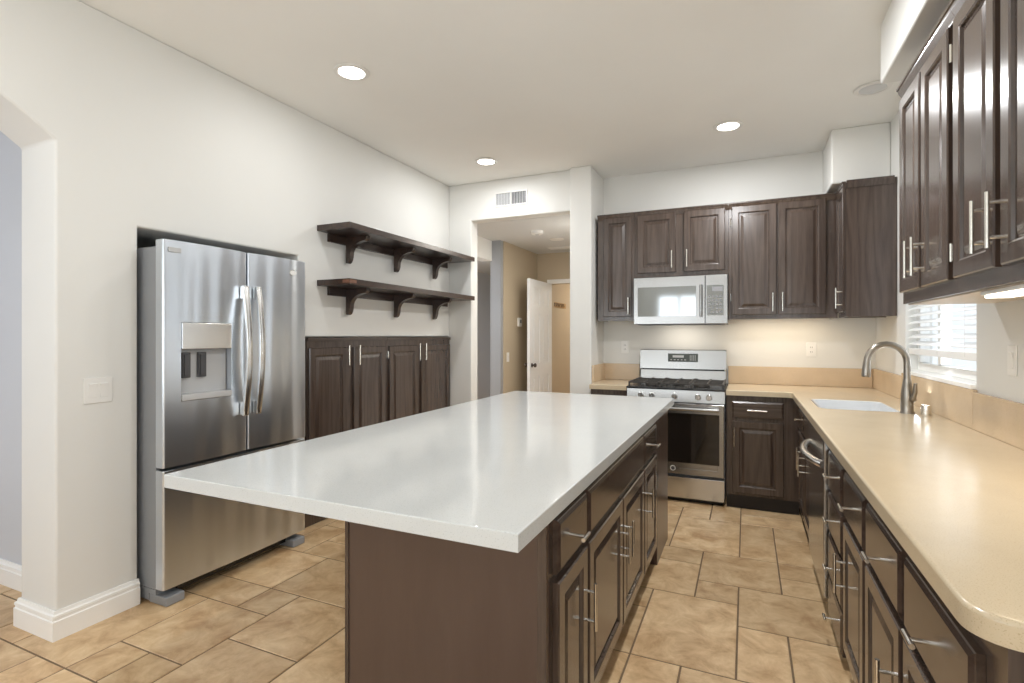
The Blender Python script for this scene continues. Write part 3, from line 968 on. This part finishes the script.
# dispenser cut: build the left door as stacked slices so that the recess is real
def slab_door(w, z0, z1, cut=None):
    b = MB()
    if cut is None:
        b.prism(bowed(w, 0), 'z', z0, z1, bev=0.004, seg=2)
    else:
        x0, x1, c0, c1 = cut
        pl = bowed(w, 0)
        b.prism(pl, 'z', z0, c0)
        b.prism(pl, 'z', c1, z1, bev=0.004, seg=2)
        def clip(keep_left):
            res = []
            m_ = len(pl)
            for i in range(m_):
                p, q_ = pl[i], pl[(i + 1) % m_]
                lim = x0 if keep_left else x1
                ins = lambda t: t[0] <= lim if keep_left else t[0] >= lim
                if ins(p): res.append(p)
                if ins(p) != ins(q_):
                    t = (lim - p[0]) / (q_[0] - p[0])
                    res.append((lim, p[1] + t * (q_[1] - p[1])))
            return res
        b.prism(clip(True), 'z', c0, c1)
        b.prism(clip(False), 'z', c0, c1)
        b.box(x0, x1, 0.056, 0.066, c0, c1)
    return b
cut = (0.086, 0.366, 1.000, 1.400)
fd1 = slab_door(d1w, 0.682, 1.805, cut).build('door', 'fridge', fr, (0.0, 0, 0))
fd2 = slab_door(d2w, 0.682, 1.805).build('door', 'fridge', fr, (half + 0.004, 0, 0))
fz = slab_door(FWD - 0.003, 0.085, 0.668).build('freezer_drawer', 'fridge', fr, (0.0, 0, 0))
# dispenser
dp = MB()
dp.box(cut[0] + 0.002, cut[1] - 0.002, -0.003, 0.0555, 1.262, 1.398, 0.004).build('dispenser_panel', 'steel_light', fd1, label='shiny control panel of the dispenser')
MB().box(cut[0] + 0.002, cut[1] - 0.002, 0.046, 0.0555, 1.034, 1.2615).build('dispenser_back', 'light_plastic', fd1)
MB().box(cut[0] + 0.002, cut[1] - 0.002, -0.004, 0.0555, 1.002, 1.0335, 0.004).build('drip_tray', 'light_plastic', fd1)
for px in (cut[0] + 0.022, cut[0] + 0.108):
    MB().box(px, px + 0.044, 0.028, 0.0455, 1.115, 1.245, 0.003).box(px + 0.008, px + 0.036, 0.022, 0.0278, 1.125, 1.235, 0.003).build('paddle', 'dark_plastic', fd1, label='dark dispenser paddle')
def fridge_handle(parent, x):
    n_ = 18
    b = MB()
    rings = []
    for k in range(n_ + 1):
        t = k / n_
        z = 0.885 + t * 0.725
        y = -0.024 - 0.034 * math.sin(PI * t)
        w2, d2 = 0.0165, 0.009
        q = [(x - w2, y + d2), (x - w2, y - d2 * .4), (x - w2 * .6, y - d2), (x + w2 * .6, y - d2), (x + w2, y - d2 * .4), (x + w2, y + d2)]
        rings.append([b.bm.verts.new((u, v, z)) for u, v in q])
    for a, c in zip(rings, rings[1:]):
        for k in range(6):
            b.bm.faces.new((a[k], a[(k + 1) % 6], c[(k + 1) % 6], c[k]))
    b.bm.faces.new(rings[0]); b.bm.faces.new(rings[-1][::-1])
    for z in (0.885, 1.535):
        b.box(x - 0.0155, x + 0.0155, -0.034, 0.0025, z + 0.002, z + 0.073, 0.003)
    return b.build('handle', 'steel_light', parent, angle=50)
fridge_handle(fd1, half - 0.040)
fridge_handle(fd2, 0.040)
# oval emblem and small badge
b = MB()
pts_o = [(0.311 + 0.026 * math.cos(2 * PI * k / 28), 1.722 + 0.0145 * math.sin(2 * PI * k / 28)) for k in range(28)]
b.prism(pts_o, 'y', -0.0005 + 0.003, -0.004)
b.prism([(0.311 + 0.020 * math.cos(2 * PI * k / 28), 1.722 + 0.009 * math.sin(2 * PI * k / 28)) for k in range(28)], 'y', -0.0042, -0.0052)
b.build('emblem', 'white_plastic', fd2)
b = MB()
b.tube([(0.311 + 0.028 * math.cos(2 * PI * k / 28 + .3), -0.0052, 1.722 + 0.0165 * math.sin(2 * PI * k / 28 + .3)) for k in range(18)], 0.0016, 6)
b.build('emblem_ring', 'steel_light', fd2)
MB().box(0.022, 0.085, 0.0015, 0.0085, 1.745, 1.768, 0.001).build('badge', 'light_plastic', fd1)
for x in (0.02, FWD - 0.10):
    MB().box(x - 0.008, x + 0.085, 0.004, 0.14, 0.002, 0.046, 0.006).box(x - 0.008, x + 0.075, 0.086, 0.139, 0.046, 0.07).build('foot', 'gray_case', fr)
MB().box(0.11, FWD - 0.105, 0.072, 0.084, 0.03, 0.084).build('kick_grille', 'black', fr)

# ---------------------------------------------------------------- GAS RANGE (faces -y)
X0 = -0.909
ra = thing('gas_range', 'stainless gas range with black grates against the back wall', 'range', (X0, 4.40, 0))
RW = 0.762
MB().box(0.003, RW - 0.003, 0.0, 0.555, 0.06, 0.893).build('body', 'gray_plastic', ra)
MB().box(0.02, RW - 0.02, 0.012, 0.50, 0.003, 0.0595).build('base', 'black', ra)
# oven door with window
od = MB()
od.rings(RW - 0.012, 0.570, [(0, -0.001), (0, -0.032), (0.006, -0.038), (0.050, -0.038), (0.052, -0.034)], 0.006, 0.222)
odo = od.build('oven_door', 'steel_soft', ra)
MB().box(0.060, RW - 0.043, -0.0405, -0.0345, 0.318, 0.712, 0.002).build('oven_window', 'oven_glass', odo, label='dark glass oven window')
MB().tube([(0.045, -0.085, 0.752), (RW - 0.045, -0.085, 0.752)], 0.0145, 16).box(0.052, 0.082, -0.084, -0.0385, 0.742, 0.762, 0.003).box(RW - 0.082, RW - 0.052, -0.084, -0.0385, 0.742, 0.762, 0.003).build('handle', 'steel_soft', odo)
b = MB()
b.lathe([(0.021, -0.0385), (0.021, -0.0405), (0.019, -0.0415), (0.0165, -0.0415), (0.0155, -0.040), (0.001, -0.040)], (X0 * 0 + 0.372, 0, 0.270), 'y')
b.build('logo_badge', 'white_plastic', odo)
MB().lathe([(0.015, -0.0402), (0.0145, -0.0412), (0.001, -0.0414)], (0.372, 0, 0.270), 'y').build('logo_disc', 'dark_plastic', odo)
MB().box(0.006, RW - 0.006, -0.036, -0.001, 0.036, 0.204, 0.005).build('drawer', 'steel', ra)
# control panel, slightly leaning back
cp = MB()
cp.prism([(-0.036, 0.800), (-0.002, 0.800), (-0.002, 0.895), (-0.024, 0.895)], 'x', 0.003, RW - 0.003)
cpo = cp.build('control_panel', 'steel_soft', ra)
for kx in (0.117, 0.206, 0.384, 0.563, 0.644):
    MB().lathe([(0.024, -0.031), (0.024, -0.037), (0.021, -0.040), (0.0195, -0.062), (0.017, -0.066), (0.001, -0.066)], (kx, 0, 0.846), 'y', 22).box(kx - 0.004, kx + 0.004, -0.071, -0.064, 0.828, 0.864, 0.002).build('knob', 'steel_light', cpo)
MB().box(-0.002, RW + 0.002, -0.040, 0.56, 0.8955, 0.914, 0.006).build('cooktop', 'black', ra)
for (bx, by) in ((0.18, 0.13), (0.18, 0.40), (0.381, 0.265), (0.58, 0.13), (0.58, 0.40)):
    MB().lathe([(0.052, 0.9145), (0.052, 0.922), (0.042, 0.925), (0.040, 0.932), (0.034, 0.935), (0.001, 0.935)], (bx, by, 0), 'z', 22).build('burner', 'iron', ra)
for gx0, gx1 in ((0.012, 0.255), (0.262, 0.500), (0.507, 0.750)):
    g = MB()
    z0, z1 = 0.938, 0.952
    g.box(gx0, gx1, -0.022, -0.008, z0, z1, 0.003); g.box(gx0, gx1, 0.518, 0.532, z0, z1, 0.003)
    g.box(gx0, gx0 + 0.013, -0.008, 0.518, z0, z1, 0.003); g.box(gx1 - 0.013, gx1, -0.008, 0.518, z0, z1, 0.003)
    mxx = (gx0 + gx1) / 2
    g.box(mxx - 0.006, mxx + 0.006, -0.008, 0.518, z0, z1, 0.003)
    for yy in (0.13, 0.26, 0.39):
        g.box(gx0 + 0.013, mxx - 0.006, yy - 0.006, yy + 0.006, z0, z1, 0.003); g.box(mxx + 0.006, gx1 - 0.013, yy - 0.006, yy + 0.006, z0, z1, 0.003)
    for px in (gx0 + 0.001, gx1 - 0.014):
        for yy in (-0.020, 0.519):
            g.box(px, px + 0.012, yy, yy + 0.012, 0.9145, z0 + 0.002)
    g.build('grate', 'iron', ra)
# back guard
bg = MB()
bg.prism([(0.505, 0.9145), (0.518, 1.020), (0.552, 1.020), (0.552, 0.9145)], 'x', 0.020, RW - 0.014)
bgo = bg.build('backguard', 'steel_soft', ra)
MB().prism([(0.488, 1.035), (0.502, 1.200), (0.512, 1.207), (0.552, 1.207), (0.552, 1.035)], 'x', 0.016, RW - 0.010).build('backguard_panel', 'steel_soft', bgo)
MB().box(0.03, RW - 0.024, 0.522, 0.550, 1.0205, 1.0345).build('vent_slot', 'black', bgo)
dsp = MB()
dsp.prism([(0.4865, 1.098), (0.4915, 1.170), (0.500, 1.170), (0.497, 1.098)], 'x', 0.265, 0.520)
dso = dsp.build('display', 'screen', bgo, label='dark control display')
b = MB()
for i in range(4):
    for j in range(3):
        b.box(0.452 + i * 0.014, 0.460 + i * 0.014, 0.4855 + 0.0012 * j + .001, 0.4878 + 0.0012 * j + .001, 1.112 + j * 0.017, 1.120 + j * 0.017)
for i in range(5):
    b.box(0.285 + i * 0.03, 0.300 + i * 0.03, 0.4862, 0.4885, 1.112, 1.118)
b.box(0.305, 0.40, 0.4888, 0.4905, 1.135, 1.155)
b.build('key_marks', 'light_plastic', bgo)

# ---------------------------------------------------------------- MICROWAVE
mw = thing('microwave', 'stainless over-the-range microwave under the short cabinet', 'microwave', (-0.896, 4.602, 1.430))
MB().box(0.0, 0.758, 0.020, 0.380, 0.0, 0.402).build('body', 'gray_plastic', mw)
MB().box(0.03, 0.728, 0.04, 0.36, -0.006, -0.0005).build('underside', 'dark_plastic', mw)
md = MB()
md.box(0.0, 0.585, 0.0, 0.0195, 0.0, 0.402, 0.004)
mdo = md.build('door', 'steel_soft', mw)
MB().box(0.034, 0.515, -0.0025, -0.0003, 0.066, 0.318, 0.001).build('window', 'mirror_glass', mdo, label='mirrored glass window')
MB().tube([(0.555, -0.030, 0.060), (0.555, -0.034, 0.10), (0.555, -0.034, 0.28), (0.555, -0.030, 0.322)], 0.011, 14).box(0.546, 0.564, -0.030, -0.0005, 0.066, 0.084, 0.002).box(0.546, 0.564, -0.030, -0.0005, 0.298, 0.316, 0.002).build('handle', 'steel_soft', mdo)
MB().box(0.588, 0.758, 0.0, 0.0195, 0.0, 0.402, 0.004).build('control_panel', 'steel_soft', mw)
cpo = MB().box(0.598, 0.728, -0.0025, -0.0003, 0.070, 0.318, 0.001).build('keypad', 'mirror_glass', mw)
b = MB()
b.box(0.640, 0.722, -0.0035, -0.0027, 0.268, 0.305)
for i in range(4):
    for j in range(5):
        b.box(0.612 + i * 0.028, 0.628 + i * 0.028, -0.0032, -0.0027, 0.09 + j * 0.032, 0.104 + j * 0.032)
b.build('key_marks', 'gray_plastic', cpo)

# ---------------------------------------------------------------- CEILING LIGHTS, VENTS, DETECTORS
def can(label, x, y, lit=True, power=9.0):
    r = thing('recessed_light', label, 'recessed light', (x, y, ZC), 0, 'round recessed ceiling lights')
    MB().lathe([(0.074, -0.003), (0.098, -0.003), (0.101, -0.0065), (0.098, -0.010), (0.078, -0.012), (0.074, -0.009)], (0, 0, 0), 'z', 36).build('trim_ring', 'white_plastic', r)
    MB().lathe([(0.0735, -0.0035), (0.0735, -0.009), (0.06, -0.013), (0.001, -0.014)], (0, 0, 0), 'z', 36).build('lens', 'lens' if lit else 'porcelain', r)
    if lit:
        area('recessed_lamp', (x, y, ZC - 0.02), (0.13, 0.13), power, (0.97, 0.985, 1.0), (0, 0, -1), 'DISK', PI)
    return r
can('lit recessed light nearest the camera, above the refrigerator', -2.077, 2.375, power=4.5)
can('lit recessed light near the air vent and doorway', -2.070, 4.073)
can('lit recessed light in front of the wall cabinets on the back wall', -0.119, 4.102, power=16.0)
can('unlit recessed light by the soffit over the sink', 0.71, 3.84, False)
area('recessed_lamp_behind', (-0.12, 2.37, ZC - 0.02), (0.13, 0.13), 25, (0.97, 0.985, 1.0), (0, 0, -1), 'DISK', PI)
area('recessed_lamp_behind', (-2.07, 0.4, ZC - 0.02), (0.13, 0.13), 5, (0.97, 0.985, 1.0), (0, 0, -1), 'DISK', PI)

av = thing('air_vent', 'white louvred air vent above the hall doorway', 'air vent', (-2.245, YD - 0.0005, 2.586))
b = MB()
b.box(0, 0.345, -0.008, 0, 0, 0.014, 0.002); b.box(0, 0.345, -0.008, 0, 0.128, 0.142, 0.002)
b.box(0, 0.014, -0.008, 0, 0.014, 0.128, 0.002); b.box(0.331, 0.345, -0.008, 0, 0.014, 0.128, 0.002); b.box(0.166, 0.180, -0.008, 0, 0.014, 0.128, 0.002)
b.build('frame', 'white_plastic', av)
MB().box(0.014, 0.331, -0.0012, -0.0002, 0.014, 0.128).build('backing', 'dark_plastic', av)
b = MB()
for k in range(19):
    x = 0.018 + k * 0.0165
    if abs(x - 0.173) < 0.012: continue
    s = 1 if x < 0.173 else -1
    b.prism([(x, -0.0072), (x + 0.0015, -0.0072), (x + 0.0015 + s * 0.009, -0.0014), (x + s * 0.009, -0.0014)], 'z', 0.0145, 0.1275)
b.build('louvres', 'light_plastic', av)

sd = thing('smoke_detector', 'round white smoke detector on the hall ceiling, nearest the doorway', 'smoke detector', (-2.09, 5.34, 2.478))
MB().lathe([(0.070, -0.0005), (0.070, -0.012), (0.064, -0.032), (0.050, -0.040), (0.001, -0.041)]).build('cover', 'white_plastic', sd)
MB().lathe([(0.022, -0.0412), (0.020, -0.045), (0.001, -0.0455)]).build('test_button', 'light_plastic', sd)
cl = thing('ceiling_disc', 'flat round white disc on the hall ceiling behind the smoke detector', 'ceiling disc', (-2.05, 5.88, 2.478))
MB().lathe([(0.085, -0.0005), (0.085, -0.005), (0.078, -0.009), (0.001, -0.010)]).build('cover', 'white_plastic', cl)
rg = thing('ceiling_register', 'long white air register on the hall ceiling near the far door', 'air register', (-2.36, 6.40, 2.478))
MB().box(0, 0.60, 0, 0.014, -0.008, -0.0005, 0.002).box(0, 0.60, 0.136, 0.15, -0.008, -0.0005, 0.002).box(0, 0.014, 0.014, 0.136, -0.008, -0.0005, 0.002).box(0.586, 0.60, 0.014, 0.136, -0.008, -0.0005, 0.002).build('frame', 'white_plastic', rg)
b = MB()
for k in range(8):
    b.box(0.0145, 0.5855, 0.018 + k * 0.0145, 0.026 + k * 0.0145, -0.006, -0.002)
b.build('louvres', 'white_plastic', rg)

# ---------------------------------------------------------------- SWITCHES, OUTLETS, THERMOSTAT
def plate(name, label, cat, loc, rz, w, h, kinds):
    r = thing(name, label, cat, loc, rz)
    MB().box(-w / 2, w / 2, -0.006, -0.0005, -h / 2, h / 2, 0.0025).build('cover_plate', 'white_plastic', r)
    n_ = len(kinds)
    for i, k in enumerate(kinds):
        x = (i - (n_ - 1) / 2) * 0.046
        if k == 'rocker':
            MB().prism([(-0.0065, -0.033), (-0.0085, -0.030), (-0.0065, 0.0), (-0.0110, 0.031), (-0.0065, 0.033)], 'x', x - 0.0165, x + 0.0165).build('rocker', 'white_plastic', r)
        elif k == 'toggle':
            MB().box(x - 0.005, x + 0.005, -0.018, -0.0062, -0.004, 0.012, 0.002).build('toggle', 'white_plastic', r)
        else:
            for z in (-0.019, 0.019):
                sk_ = MB().box(x - 0.016, x + 0.016, -0.0085, -0.0062, z - 0.014, z + 0.014, 0.001).build('socket', 'white_plastic', r)
                MB().box(x - 0.008, x - 0.005, -0.0092, -0.0086, z - 0.005, z + 0.006).box(x + 0.005, x + 0.008, -0.0092, -0.0086, z - 0.005, z + 0.006).build('slot', 'dark_plastic', sk_)
    return r
plate('light_switch', 'double white switch plate on the left wall beside the refrigerator', 'light switch', (XL, 1.437, 1.077), R90, 0.118, 0.118, ['rocker', 'rocker'])
plate('wall_outlet', 'white outlet left of the gas range on the back wall', 'outlet', (-1.052, YB, 1.222), 0, 0.072, 0.116, ['outlet'])
plate('wall_outlet', 'white outlet on the back wall above the counter, near the corner', 'outlet', (0.494, YB, 1.215), 0, 0.072, 0.116, ['outlet'])
plate('light_switch', 'white rocker switch on the right wall near the window', 'light switch', (XR, 2.635, 1.235), -R90, 0.072, 0.118, ['rocker'])
plate('light_switch', 'white switch plate low on the beige hall wall', 'light switch', (-2.682, 5.86, 1.067), R90, 0.072, 0.116, ['toggle'])
th_ = thing('thermostat', 'small white thermostat on the beige hall wall', 'thermostat', (-2.682, 6.20, 1.505), R90)
MB().box(-0.052, 0.052, -0.026, -0.0005, -0.055, 0.055, 0.006).build('case', 'white_plastic', th_)
MB().box(-0.01, 0.028, -0.0275, -0.0262, -0.01, 0.032).build('display', 'dark_plastic', th_)

# ---------------------------------------------------------------- HALL DOOR (six panels, standing open)
dr = bpy.data.objects.new('door_1', None)
dr.location = (-2.462, 6.80, 0.012)
dr.rotation_euler = (0, 0, math.radians(-90))
C.objects.link(dr)
dr['kind'] = 'structure'
b = MB()
DWD, DH, DT = 0.80, 2.03, 0.036
b.box(0, DWD, -DT / 2 + 0.008, DT / 2 - 0.008, 0, DH)
xs = (0, 0.115, 0.345, 0.455, 0.685, DWD)
zs = (0, 0.24, 0.80, 0.97, 1.60, 1.70, 1.93, DH)
for s in (-1, 1):
    y0, y1 = (s * DT / 2, s * (DT / 2 - 0.0081))
    for i in (0, 2, 4):
        b.box(xs[i], xs[i + 1], y0, y1, 0, DH)
    for j in (0, 2, 4, 6):
        b.box(xs[1], xs[2], y0, y1, zs[j], zs[j + 1]); b.box(xs[3], xs[4], y0, y1, zs[j], zs[j + 1])
    for i in (1, 3):
        for j in (1, 3, 5):
            b.box(xs[i] + 0.03, xs[i + 1] - 0.03, s * (DT / 2 - 0.002), y1, zs[j] + 0.03, zs[j + 1] - 0.03, 0.003)
b.build('leaf', 'door_white', dr)
for s in (-1, 1):
    MB().lathe([(0.028, s * 0.0185), (0.028, s * 0.024), (0.012, s * 0.027), (0.011, s * 0.045), (0.024, s * 0.052), (0.028, s * 0.065), (0.020, s * 0.076), (0.001, s * 0.078)], (DWD - 0.065, 0, 0.95), 'y', 20).build('knob', 'knob', dr, label='dark door knob')

# plaque in the room beyond
pl = thing('wall_sign', 'small gold lettered wooden sign in the room beyond the open door', 'sign', (-2.539, 7.39, 1.783), R90)
MB().box(-0.28, 0.28, -0.012, 0, -0.038, 0.038, 0.003).build('board', 'gold', pl)
b = MB()
xx = -0.265
for k, wd_ in enumerate((0.05, 0.035, 0.045, 0.04, 0.05, 0.035, 0.045, 0.05)):
    b.box(xx, xx + 0.012, -0.020, -0.0122, -0.026, 0.026, 0.002)
    b.box(xx + 0.012, xx + wd_ * 0.8, -0.018, -0.0122, (-1) ** k * 0.012 - 0.006, (-1) ** k * 0.012 + 0.006, 0.002)
    xx += wd_ + 0.018
b.build('raised_strokes', 'wood', pl)
